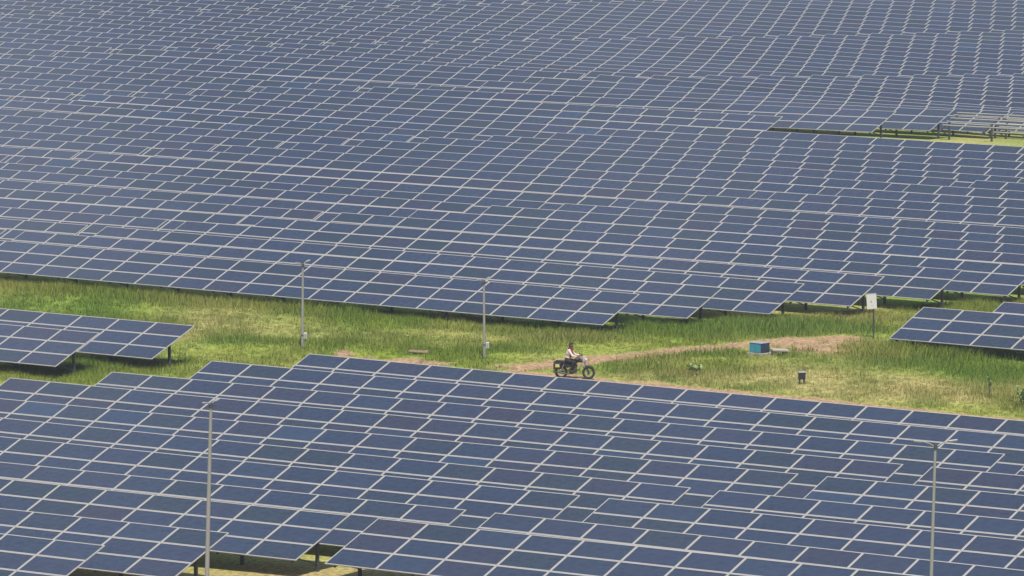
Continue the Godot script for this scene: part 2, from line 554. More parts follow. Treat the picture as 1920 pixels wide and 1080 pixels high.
# one table: 3 panels up the slope, columns from r0 on; full says whether its underside can be seen
func solar_table(j: int, r0: float, columns: int, label: String, group: String, full: bool, keep := 1.0) -> void:
	var length := columns * LP
	var pa := on_row(j, r0)
	var pb := on_row(j, r0 + length)
	var mid := (pa + pb) * 0.5
	var ex := (pb - pa).normalized()
	var ez := Vector3(-SP, 0, CP)
	var ey := ez.cross(ex).normalized()
	ez = ex.cross(ey).normalized()
	var t := Node3D.new()
	t.name = numbered("solar_table")
	add_child(t)
	t.transform = Transform3D(Basis(ex, ey, ez), mid)
	meta(t, label, "solar panels", group)
	var sdir := Vector3(0, sin(TILT), -cos(TILT))
	var nrm := Vector3(0, cos(TILT), sin(TILT))
	var front := Vector3(0, CLEAR, SLOPE_LEN * 0.5 * cos(TILT))
	var pbasis := Basis(Vector3.RIGHT, nrm, -sdir)
	var lo := 1e9
	var hi := -1e9
	var batch := rng.randf() * 0.3
	for i in columns:
		var lx := (i + 0.5) * LP - length * 0.5
		var wp: Vector3 = t.transform * Vector3(lx, 1.2, 0)
		if abs(wp.x / -wp.z) > 0.1005: continue
		lo = min(lo, lx - LP * 0.5)
		hi = max(hi, lx + LP * 0.5)
		for k in 3:
			if keep < 1.0:
				var pr := keep * (0.9 * k if keep < 0.2 else 0.35 + 0.65 * k)
				if rng.randf() > pr: continue
			var jig := Basis.from_euler(Vector3(rng.randf_range(-1, 1), rng.randf_range(-1, 1) * 0.3, rng.randf_range(-1, 1)) * 0.0022)
			var at := front + sdir * WP * (k + 0.5) + Vector3(lx, 0, 0)
			var pn := part(t, "solar_panel", panel_meshes[pick_tint(batch)], null, Transform3D(pbasis * jig, at))
			part(pn, "frame", frame_mesh)
			panel_total += 1
	if hi < lo:
		t.free()
		return
	var span := hi - lo
	var cx := (hi + lo) * 0.5
	# purlins under the seams
	var pm := chamfer_box(Vector3(span - 0.24, 0.07, 0.06), 0.0)
	for v in ([0.24, 1.15, 2.30, 3.21] if keep > 0.2 else [1.15, 1.75, 2.30, 2.80, 3.21]):
		part(t, "purlin", pm, M.purlin, Transform3D(pbasis, front + sdir * v - nrm * 0.037 + Vector3(cx, 0, 0)))
	# posts, rafters and braces
	var bays: int = max(1, int(round(length / 3.45)))
	var mid_top := front + sdir * 1.75 - nrm * 0.13
	var post_h := mid_top.y + 0.5
	var post_mesh := chamfer_box(Vector3(0.13, post_h, 0.10), 0.008)
	var rafter_mesh := chamfer_box(Vector3(0.06, 0.10, SLOPE_LEN - 0.25), 0.0)
	for b in bays + 1:
		var lx := -length * 0.5 + 0.32 + (length - 0.64) * b / bays
		if lx < lo or lx > hi: continue
		if not full and b % 3 != 0: continue
		part(t, "post", post_mesh, M.steel, Transform3D(Basis.IDENTITY, Vector3(lx, mid_top.y - post_h * 0.5, mid_top.z)))
		if full:
			part(t, "rafter", rafter_mesh, M.steel, Transform3D(pbasis, front + sdir * SLOPE_LEN * 0.5 - nrm * 0.125 + Vector3(lx, 0, 0)))
			var a := front + sdir * 0.45 - nrm * 0.17 + Vector3(lx, 0, 0)
			var e := Vector3(lx, 0.22, mid_top.z + 0.06)
			part(t, "brace", tube([a, e], [0.032, 0.032], 6), M.steel)

func visible_span(j: int, r0: float, columns: int) -> bool:
	var a := on_row(j, r0)
	var b := on_row(j, r0 + columns * LP)
	var ua := a.x / -a.z
	var ub := b.x / -b.z
	return max(ua, ub) > -0.093 and min(ua, ub) < 0.093

func build_tables() -> void:
	var step := 47.3
	# gather the tables row by row first, so that each label can say which one of its row it is
	var rows := {}
	for j in range(-11, 63):
		var list := []
		# left group: ends on the left side of the service track
		if j == 0 or j == 1 or (j >= 6 and j <= 25):
			var re := -174.42 + SHIFT * j
			for m in range(-1, 5):
				if m < 0: continue
				list.append([re - 46.0 - step * m, 20, 1.0])
		if j <= 0 or (j >= 7 and j <= 25):
			var le := -162.1 + (1.63 if j <= 0 else 1.56) * j
			list.append([le, 20, 1.0])
			if j > -9: list.append([le + step, 20, 1.0])
		if j >= 26:
			var re2 := -218.75 + SHIFT * (j - 28) - (4.6 if j < 28 else 0.0)
			for m in range(0, 4): list.append([re2 - 46.0 - step * m, 20, 1.0])
			if j >= 29: list.append([re2 + 0.25, 20, (0.16 if j == 29 else 0.45) if j <= 30 else 1.0])
			if j >= 31: list.append([re2 + 0.25 + step, 20, 1.0])
		var seen := []
		for l in list:
			if visible_span(j, l[0], l[1]): seen.append(l)
		seen.sort_custom(func(a, b): return a[0] < b[0])
		rows[j] = seen
	var spots := {1: [""], 2: [", left half", ", right half"], 3: [", at the left", ", in the middle", ", at the right"], 4: [", far left", ", left of centre", ", right of centre", ", far right"], 5: [", far left", ", left of centre", ", in the middle", ", right of centre", ", far right"]}
	for j in rows:
		var seen: Array = rows[j]
		# tables that stand left and right of the track belong to different fields
		for i in seen.size():
			var l: Array = seen[i]
			var full: bool = (j >= -11 and j <= -7) or (j >= 0 and j <= 12) or (j >= 27 and j <= 31)
			var label := ""
			var group := "solar tables of the far field"
			if j == 0 and l[0] < -165.0: label = "blue solar panel table left of the track, in front of its twin at the grass"
			elif j == 1: label = "blue solar panel table jutting into the grass at the left, behind another"
			elif j >= 7 and j <= 25 and l[0] > -165.0 + 1.56 * j:
				label = "solar panel table at the right edge beyond the dirt track, %s of its rows" % ordinal(j - 6)
				group = "solar tables right of the track"
			elif j <= 0:
				label = "blue solar panel table, %s row in front of the grass strip%s" % [ordinal(1 - j), spots[seen.size()][i]]
				group = "solar tables of the near field"
			elif l[2] < 1.0:
				label = "half-built solar table with bare rails by the far green strip, %s of two" % ("front" if j == 29 else "rear")
				group = "half-built solar tables"
			else:
				label = "blue solar panel table, %s row behind the grass strip%s" % [ordinal(j - 5), spots[seen.size()][i]]
			solar_table(j, l[0], l[1], label, group, full, l[2])

# ---------------------------------------------------------------- vegetation
func tuft_mesh(blades: int, height: float, spread: float, width: float, seed_: int) -> ArrayMesh:
	var r := RandomNumberGenerator.new()
	r.seed = seed_
	var st := SurfaceTool.new()
	st.begin(Mesh.PRIMITIVE_TRIANGLES)
	for b in blades:
		var a := r.randf() * TAU
		var base := Vector3(cos(a), 0, sin(a)) * spread * sqrt(r.randf())
		var dir := Vector3(cos(a + r.randf_range(-0.8, 0.8)), 0, sin(a + r.randf_range(-0.8, 0.8)))
		var h := height * r.randf_range(0.55, 1.1)
		var lean := h * r.randf_range(0.15, 0.55)
		var face := a + r.randf() * TAU
		var side := Vector3(cos(face), 0, sin(face)) * width * r.randf_range(0.6, 1.2)
		var p1 := base + Vector3(0, h * 0.6, 0) + dir * lean * 0.35
		var p2 := base + Vector3(0, h, 0) + dir * lean
		var tone := r.randf_range(0.8, 1.15)
		st.set_color(Color(tone, tone, tone))
		var n := side.cross(Vector3.UP).normalized()
		n = (n + Vector3.UP * 1.4).normalized()
		for q in [base - side, base + side, p1 + side * 0.75, base - side, p1 + side * 0.75, p1 - side * 0.75, p1 - side * 0.75, p1 + side * 0.75, p2]:
			st.set_normal(n)
			st.add_vertex(q - Vector3(0, 0.03, 0))
	return st.commit()

func grassy(j: float, r: float) -> bool:
	var re := -174.42 + SHIFT * j
	var le := -162.1 + 1.6 * j
	if j > 6.1 and r < re - 2.5: return false
	if j > 7.6 and r > le + 2.5: return false
	if j > 8.2 and r > le - 1.0 and r < le + 2.5: return true
	if j > -0.9 and j < 1.4 and r < re - 5.0: return false
	if j < 0.6 and r > le + 2.0: return false
	if j < -0.5 and r < re - 4.0: return false
	return true

func edge_growth(j: float, x: float, zf: float) -> float:
	# grass left standing where the mower does not reach: along the front edges of the tables
	var r := x * CP - zf * SP
	var re := -174.42 + SHIFT * j
	var le := -162.1 + 1.56 * j
	if j > 5.25 and j < 5.68 and r < re - 14.0: return 1.0
	if j > 5.0 and j < 5.75 and r < re + 6.0: return 0.35
	if j > 6.0 and j < 6.8 and r > le - 2.0 and r < le + 6.0: return 1.2
	if j > 6.0 and r > re - 1.0 and r < re + 3.5: return 0.45
	return 0.0

func scatter(called: String, label: String, mesh: ArrayMesh, count: int, tall: float, want: Callable, seed_: int) -> void:
	var r := RandomNumberGenerator.new()
	r.seed = seed_
	var xs := []
	var cs := []
	var tries := 0
	while xs.size() < count and tries < count * 14:
		tries += 1
		var j := r.randf_range(-3.4, 12.5)
		var rr := r.randf_range(-212.0, -120.0)
		if not grassy(j, rr): continue
		var n := N_CENTER + PITCH * j
		var x := rr * CP + n * SP
		var zf := -rr * SP + n * CP
		if abs(x / zf) > 0.098: continue
		var c := cover(x, zf)
		var d: float = want.call(c, x, zf, j)
		if r.randf() > d: continue
		var s := tall * r.randf_range(0.6, 1.25) * (0.65 + 0.6 * c.y + 0.4 * noise.get_noise_2d(x * 4.0, zf * 3.0) + 0.6 * edge_growth(j, x, zf))
		var bs := Basis(Vector3.UP, r.randf() * TAU).scaled(Vector3(s * r.randf_range(0.8, 1.3), s, s * r.randf_range(0.8, 1.3)))
		xs.append(Transform3D(bs, on_land(x, zf)))
		var col := grass_color(c) * r.randf_range(0.95, 1.35)
		col = col.lerp(Color(0.48, 0.43, 0.19), 0.35 if r.randf() < 0.12 else 0.0)
		col.a = 1.0
		cs.append(col)
	var mm := MultiMesh.new()
	mm.transform_format = MultiMesh.TRANSFORM_3D
	mm.use_colors = true
	mm.mesh = mesh
	mm.instance_count = xs.size()
	for i in xs.size():
		mm.set_instance_transform(i, xs[i])
		mm.set_instance_color(i, cs[i])
	var o := MultiMeshInstance3D.new()
	o.name = called
	o.multimesh = mm
	o.material_override = M.grass
	add_child(o)
	meta(o, label, "grass", "", "stuff")

func build_pebbles() -> void:
	var st := SurfaceTool.new()
	st.begin(Mesh.PRIMITIVE_TRIANGLES)
	st.append_from(hull(PackedVector3Array([Vector3(0.5, 0, 0.1), Vector3(-0.45, 0.05, 0.2), Vector3(0.1, 0.35, 0.05), Vector3(-0.1, 0.28, -0.3), Vector3(0.2, 0.0, -0.5), Vector3(-0.2, 0.0, 0.5), Vector3(0.3, 0.2, 0.3), Vector3(0, -0.2, 0)])), 0, Transform3D.IDENTITY)
	var mesh := st.commit()
	var r := RandomNumberGenerator.new()
	r.seed = 91
	var xs := []
	while xs.size() < 900:
		var x := r.randf_range(-9.0, 19.0)
		var zf := r.randf_range(258.0, 291.0)
		if r.randf() > cover(x, zf).z - 0.25: continue
		var s: float = 0.04 + 0.14 * pow(r.randf(), 4.0)
		xs.append(Transform3D(Basis(Vector3.UP, r.randf() * TAU).scaled(Vector3(s, s * r.randf_range(0.6, 1.2), s)), on_land(x, zf)))
	var mm := MultiMesh.new()
	mm.transform_format = MultiMesh.TRANSFORM_3D
	mm.mesh = mesh
	mm.instance_count = xs.size()
	for i in xs.size(): mm.set_instance_transform(i, xs[i])
	var o := MultiMeshInstance3D.new()
	o.name = "pebbles"
	o.multimesh = mm
	o.material_override = M.stone
	add_child(o)
	meta(o, "scattered stones lying on the bare earth of the track", "stones", "", "stuff")

func build_grass() -> void:
	scatter("short_grass", "short yellow-green grass covering the open strip between the fields", tuft_mesh(14, 0.17, 0.24, 0.010, 11), 24000, 1.0,
		func(c, _x, _z, _j): return (1.0 - c.z * 1.1), 21)
	scatter("tall_grass", "tall green grass standing in clumps along the dirt track", tuft_mesh(20, 0.36, 0.34, 0.0055, 12), 10000, 1.0,
		func(c, x, z, j): return (1.0 - c.z * 1.3) * clamp(-0.05 + c.y * 0.9 + (0.35 if j < 0.8 else 0.0) + edge_growth(j, x, z) + noise.get_noise_2d(x * 5.0, z * 3.0) * 0.5, 0.0, 1.0) * (0.35 if z > 287.0 and x < -5.0 and j < 5.2 else 1.0), 22)
	scatter("straw_grass", "dry straw-coloured grass stalks among the green", tuft_mesh(12, 0.33, 0.24, 0.007, 13), 8000, 0.95,
		func(c, _x, _z, _j): return (1.0 - c.z * 1.3) * clamp(c.x * 1.3 - 0.25, 0.0, 1.0), 23)

func leafy_plant(called: String, label: String, at: Vector3, h: float, w: float, stems: int, leaf_size: float, seed_: int, pale := 0.0) -> void:
	var r := RandomNumberGenerator.new()
	r.seed = seed_
	var o := thing(called, label, "plant", at)
	var stem_list := []
	var st := SurfaceTool.new()
	st.begin(Mesh.PRIMITIVE_TRIANGLES)
	var sp := SurfaceTool.new()
	sp.begin(Mesh.PRIMITIVE_TRIANGLES)
	for s in stems:
		var a := TAU * s / stems + r.randf() * 0.8
		var lean := w * r.randf_range(0.3, 1.0)
		var tip := Vector3(cos(a) * lean, h * r.randf_range(0.65, 1.0), sin(a) * lean)
		var midp := tip * 0.5 + Vector3(0, h * 0.12, 0)
		stem_list.append([[Vector3(0, -0.05, 0), midp, tip], [0.014, 0.010, 0.004]])
		for k in 14:
			var t := r.randf_range(0.25, 1.05)
			var p := midp.lerp(tip, clamp((t - 0.5) * 2.0, 0.0, 1.0)) if t > 0.5 else Vector3.ZERO.lerp(midp, t * 2.0)
			var d := Vector3(r.randf_range(-1, 1), r.randf_range(-0.2, 0.9), r.randf_range(-1, 1)).normalized()
			var side := d.cross(Vector3(r.randf() - 0.5, 1, r.randf() - 0.5)).normalized() * leaf_size * 0.32
			var L := leaf_size * r.randf_range(0.7, 1.3)
			var dst := sp if r.randf() < pale else st
			quad(dst, p, p + d * L * 0.5 + side, p + d * L, p + d * L * 0.5 - side)
	st.generate_normals()
	sp.generate_normals()
	part(o, "stems", tubes(stem_list, 5), M.twig)
	part(o, "leaves", st.commit(), M.leaf)
	if pale > 0.0: part(o, "pale_leaves", sp.commit(), M.leaf_pale)

# ---------------------------------------------------------------- street furniture
func lamp_pole(label: String, at: Vector3, h: float, lean: float, arm: float, arm_turn: float, r0: float, with_box: bool) -> void:
	var o := thing("lamp_post", label, "lamp post", at, 0.0, "lamp posts among the panels")
	var top := Vector3(lean, h, 0)
	part(o, "shaft", tube([Vector3(0, -0.3, 0), Vector3(lean * 0.5, h * 0.5, 0), top], [r0, r0 * 0.85, r0 * 0.62], 14), M.pole)
	part(o, "base_plate", chamfer_box(Vector3(0.34, 0.05, 0.34), 0.008), M.steel, Transform3D(Basis.IDENTITY, Vector3(0, 0.03, 0)))
	part(o, "top_cap", tube([top - Vector3(0, 0.12, 0), top + Vector3(0, 0.05, 0)], [r0 * 0.95, r0 * 0.9], 14), M.steel)
	for s in [-1.0, 1.0]:
		var d := Vector3(cos(arm_turn) * s, 0, -sin(arm_turn) * s)
		var e := top + d * arm + Vector3(0, arm * 0.36, 0)
		part(o, "arm", tube([top - Vector3(0, 0.05, 0), top + d * arm * 0.45 + Vector3(0, arm * 0.18, 0), e], [0.024, 0.022, 0.02], 8), M.pole)
		var hd := chamfer_box(Vector3(0.32, 0.05, 0.12), 0.015)
		var bx := Basis(Vector3.UP, arm_turn if s > 0 else arm_turn + PI) * Basis(Vector3(0, 0, 1), 0.12)
		var head := part(o, "lamp_head", hd, M.lamp, Transform3D(bx, e + d * 0.17 + Vector3(0, 0.02, 0)))
		part(head, "lens", chamfer_box(Vector3(0.24, 0.012, 0.09), 0.004), M.lens, Transform3D(Basis.IDENTITY, Vector3(0.02, -0.032, 0)))
	if with_box:
		var bpos := Vector3(0.15, 0.62, 0.10)
		var bx2 := part(o, "junction_box", chamfer_box(Vector3(0.16, 0.30, 0.13), 0.012), M.white, Transform3D(Basis.IDENTITY, bpos))
		part(bx2, "door", chamfer_box(Vector3(0.12, 0.24, 0.008), 0.003), M.lamp, Transform3D(Basis.IDENTITY, Vector3(0, 0, 0.07)))
		part(o, "clamp", tube([Vector3(0.0, 0.62, 0), Vector3(0.0, 0.66, 0)], [r0 + 0.012, r0 + 0.012], 14), M.steel)

func build_furniture() -> void:
	lamp_pole("slim grey lamp post on the grass strip, the left one of two there", on_land(-10.11, 280.96), 4.05, 0.04, 0.35, 1.1, 0.072, true)
	lamp_pole("slim grey lamp post on the grass strip, right of its twin by the track", on_land(-1.32, 277.96), 3.65, -0.02, 0.35, 1.1, 0.072, true)
	lamp_pole("tall grey lamp post rising from the lower left of the near field", on_land(-10.67, 202.07), 7.35, 0.22, 0.26, 1.15, 0.085, false)
	var pp := on_row(-8.5, -101.75)
	lamp_pole("tall lamp post with two spread arms in the near field at the right", Vector3(pp.x, land(pp.x, -pp.z), pp.z), 7.1, 0.17, 0.42, 0.15, 0.068, false)
	# sign board
	var s := thing("sign_board", "small white board on a thin dark post beside the right-hand panels", "sign", on_land(17.84, 287.54), 0.12)
	part(s, "post", chamfer_box(Vector3(0.07, 1.75, 0.07), 0.008), M.steel, Transform3D(Basis.IDENTITY, Vector3(0, 0.72, 0)))
	var tilt := Basis(Vector3(0, 0, 1), 0.06)
	var bd := part(s, "board", chamfer_box(Vector3(0.50, 0.76, 0.035), 0.008), M.white, Transform3D(tilt, Vector3(-0.12, 1.86, 0.06)))
	part(bd, "rim", chamfer_box(Vector3(0.52, 0.03, 0.05), 0.006), M.lamp, Transform3D(Basis.IDENTITY, Vector3(0, 0.38, 0)))
	part(bd, "mark", chamfer_box(Vector3(0.035, 0.09, 0.006), 0.0), M.black, Transform3D(Basis.IDENTITY, Vector3(-0.03, -0.02, 0.020)))
	part(bd, "mark", chamfer_box(Vector3(0.12, 0.018, 0.006), 0.0), M.lamp, Transform3D(Basis.IDENTITY, Vector3(0.02, -0.20, 0.020)))
	# cabinet: teal front, dark side, pale roof and plinth
	var c := thing("equipment_cabinet", "teal and dark blue metal cabinet with pale roof on the bare earth", "cabinet", on_land(11.9, 280.1), -0.75)
	part(c, "plinth", chamfer_box(Vector3(0.90, 0.18, 0.80), 0.015), M.slab, Transform3D(Basis.IDENTITY, Vector3(0, 0.04, 0)))
	var bodyc := part(c, "body", chamfer_box(Vector3(0.74, 0.46, 0.64), 0.012), M.navy, Transform3D(Basis.IDENTITY, Vector3(0, 0.35, 0)))
	for d in [-1, 1]:
		var door := part(bodyc, "door", chamfer_box(Vector3(0.345, 0.40, 0.02), 0.006), M.teal, Transform3D(Basis.IDENTITY, Vector3(d * 0.178, 0, 0.328)))
		door.set_meta("label", "teal door of the cabinet")
	part(bodyc, "door_handle", chamfer_box(Vector3(0.02, 0.10, 0.03), 0.005), M.chrome, Transform3D(Basis.IDENTITY, Vector3(0.03, 0.0, 0.35)))
	part(bodyc, "side_panel", chamfer_box(Vector3(0.02, 0.38, 0.54), 0.006), M.navy, Transform3D(Basis.IDENTITY, Vector3(0.376, 0, 0)))
	part(c, "roof", chamfer_box(Vector3(0.78, 0.035, 0.68), 0.012), M.lamp, Transform3D(Basis.IDENTITY, Vector3(0, 0.607, 0)))
	# slab next to it
	var sl := thing("concrete_slab", "pale concrete slab lying on blocks right of the teal cabinet", "slab", on_land(12.86, 280.15), 0.25)
	part(sl, "top", chamfer_box(Vector3(0.84, 0.10, 0.6), 0.02), M.slab, Transform3D(Basis(Vector3(0, 0, 1), -0.06), Vector3(0, 0.26, 0)))
	for d in [-1, 1]: part(sl, "block", chamfer_box(Vector3(0.18, 0.34, 0.4), 0.015), M.slab, Transform3D(Basis.IDENTITY, Vector3(d * 0.28, 0.05, 0)))
	# small dark junction pedestal
	var pd := thing("junction_pedestal", "small dark box with pale cap on short legs in the dry grass", "junction box", on_land(13.39, 269.12), 0.2)
	var pb := part(pd, "box", chamfer_box(Vector3(0.30, 0.30, 0.24), 0.015), M.black, Transform3D(Basis.IDENTITY, Vector3(0, 0.38, 0)))
	part(pb, "side_trim", chamfer_box(Vector3(0.03, 0.30, 0.22), 0.006), M.lamp, Transform3D(Basis.IDENTITY, Vector3(0.166, 0, 0)))
	part(pd, "cap", chamfer_box(Vector3(0.37, 0.05, 0.30), 0.012), M.lamp, Transform3D(Basis.IDENTITY, Vector3(0, 0.56, 0)))
	for d in [[-0.10, 0.07], [0.11, 0.07], [-0.10, -0.07], [0.11, -0.07]]:
		part(pd, "leg", chamfer_box(Vector3(0.05, 0.36, 0.05), 0.006), M.steel, Transform3D(Basis.IDENTITY, Vector3(d[0], 0.10, d[1])))
	# low stone culvert head
	var cv := thing("culvert_slab", "low weathered stone slab over a drain in the grass", "slab", on_land(-4.47, 279.16), -0.12)
	part(cv, "lintel", chamfer_box(Vector3(0.95, 0.10, 0.5), 0.03), M.stone, Transform3D(Basis(Vector3(0, 0, 1), -0.05), Vector3(0, 0.11, 0)))
	for d in [-1, 1]: part(cv, "cheek_stone", chamfer_box(Vector3(0.22, 0.4, 0.45), 0.03), M.stone, Transform3D(Basis.IDENTITY, Vector3(d * 0.36, -0.03, 0)))
	# plants
	leafy_plant("leafy_plant", "small weed with pale green leaves near the left end of the dry grass", on_land(8.53, 272.33), 0.50, 0.38, 7, 0.20, 31, 0.45)
	leafy_plant("leafy_shrub", "thin upright sapling in the straw-coloured grass at the right", on_land(21.74, 265.03), 1.05, 0.16, 4, 0.13, 32)
	leafy_plant("leafy_shrub", "low spreading green shrub at the right edge of the dry grass", on_land(22.95, 261.4), 0.95, 0.55, 9, 0.18, 33)

# ---------------------------------------------------------------- rider and motorcycle
var cap_a := PackedVector3Array()
var cap_b := PackedVector3Array()
var cap_ra := PackedFloat32Array()
var cap_rb := PackedFloat32Array()
var cap_col := []

func cap(a: Vector3, b: Vector3, ra: float, rb: float, col: Color) -> void:
	cap_a.append(a); cap_b.append(b); cap_ra.append(ra); cap_rb.append(rb); cap_col.append(col)

func field(p: Vector3, k: float) -> float:
	var d := 1e9
	for i in cap_a.size():
		var ab := cap_b[i] - cap_a[i]
		var t: float = clamp((p - cap_a[i]).dot(ab) / max(ab.length_squared(), 1e-8), 0.0, 1.0)
		var e := p.distance_to(cap_a[i] + ab * t) - lerpf(cap_ra[i], cap_rb[i], t)
		if d > 1e8: d = e
		else:
			var h: float = max(k - abs(d - e), 0.0) / k
			d = min(d, e) - h * h * k * 0.25
	return d

func nearest_color(p: Vector3) -> Color:
	var best := 1e9
	var c := Color.WHITE
	for i in cap_a.size():
		var ab := cap_b[i] - cap_a[i]
		var t: float = clamp((p - cap_a[i]).dot(ab) / max(ab.length_squared(), 1e-8), 0.0, 1.0)
		var e := p.distance_to(cap_a[i] + ab * t) - lerpf(cap_ra[i], cap_rb[i], t)
		if e < best:
			best = e
			c = cap_col[i]
	return c

func net(st: SurfaceTool, cell: float, k: float) -> void:
	# surface nets over the capsules gathered so far
	var lo := Vector3(1e9, 1e9, 1e9)
	var hi := -lo
	for i in cap_a.size():
		for q in [[cap_a[i], cap_ra[i]], [cap_b[i], cap_rb[i]]]:
			var rv: Vector3 = Vector3.ONE * (q[1] + cell * 2.0)
			lo = lo.min(q[0] - rv)
			hi = hi.max(q[0] + rv)
	var nx := int((hi.x - lo.x) / cell) + 2
	var ny := int((hi.y - lo.y) / cell) + 2
	var nz := int((hi.z - lo.z) / cell) + 2
	var v := PackedFloat32Array()
	v.resize(nx * ny * nz)
	v.fill(1.0)
	# only the grid points near a capsule are evaluated
	var done := PackedByteArray()
	done.resize(nx * ny * nz)
	for i in cap_a.size():
		var rad: float = max(cap_ra[i], cap_rb[i]) + cell * 2.0 + k * 0.5
		var l2: Vector3 = (cap_a[i].min(cap_b[i]) - Vector3.ONE * rad - lo) / cell
		var h2: Vector3 = (cap_a[i].max(cap_b[i]) + Vector3.ONE * rad - lo) / cell
		for z in range(max(0, int(l2.z)), min(nz, int(h2.z) + 2)):
			for y in range(max(0, int(l2.y)), min(ny, int(h2.y) + 2)):
				for x in range(max(0, int(l2.x)), min(nx, int(h2.x) + 2)):
					var id := (z * ny + y) * nx + x
					if done[id]: continue
					done[id] = 1
					v[id] = field(lo + Vector3(x, y, z) * cell, k)
	var vid := {}
	var verts := PackedVector3Array()
	for z in nz - 1:
		for y in ny - 1:
			for x in nx - 1:
				var id := (z * ny + y) * nx + x
				var c := [v[id], v[id + 1], v[id + nx], v[id + nx + 1], v[id + nx * ny], v[id + nx * ny + 1], v[id + nx * ny + nx], v[id + nx * ny + nx + 1]]
				var neg := 0
				for q in 8:
					if c[q] < 0.0: neg += 1
				if neg == 0 or neg == 8: continue
				var s := Vector3.ZERO
				var m := 0
				for e in [[0, 1], [2, 3], [4, 5], [6, 7], [0, 2], [1, 3], [4, 6], [5, 7], [0, 4], [1, 5], [2, 6], [3, 7]]:
					var a: float = c[e[0]]
					var b: float = c[e[1]]
					if (a < 0.0) == (b < 0.0): continue
					var t := a / (a - b)
					var pa := Vector3(e[0] & 1, (e[0] >> 1) & 1, (e[0] >> 2) & 1)
					var pb := Vector3(e[1] & 1, (e[1] >> 1) & 1, (e[1] >> 2) & 1)
					s += pa.lerp(pb, t)
					m += 1
				vid[id] = verts.size()
				verts.append(lo + (Vector3(x, y, z) + s / m) * cell)
	var colors := []
	for p in verts: colors.append(nearest_color(p))
	st.set_smooth_group(0)
	var strides := [1, nx, nx * ny]
	for z in range(1, nz - 1):
		for y in range(1, ny - 1):
			for x in range(1, nx - 1):
				var id := (z * ny + y) * nx + x
				for ax in 3:
					var a := v[id]
					var b := v[id + strides[ax]]
					if (a < 0.0) == (b < 0.0): continue
					var s1: int = strides[(ax + 1) % 3]
					var s2: int = strides[(ax + 2) % 3]
					var q := [id - s1 - s2, id - s2, id, id - s1]
					if not (vid.has(q[0]) and vid.has(q[1]) and vid.has(q[2]) and vid.has(q[3])): continue
					var order := [0, 2, 1, 0, 3, 2] if a < 0.0 else [0, 1, 2, 0, 2, 3]
					for o in order:
						var w: int = vid[q[o]]
						st.set_color(colors[w])
						st.add_vertex(verts[w])

func clear_caps() -> void:
	cap_a.clear(); cap_b.clear(); cap_ra.clear(); cap_rb.clear(); cap_col.clear()

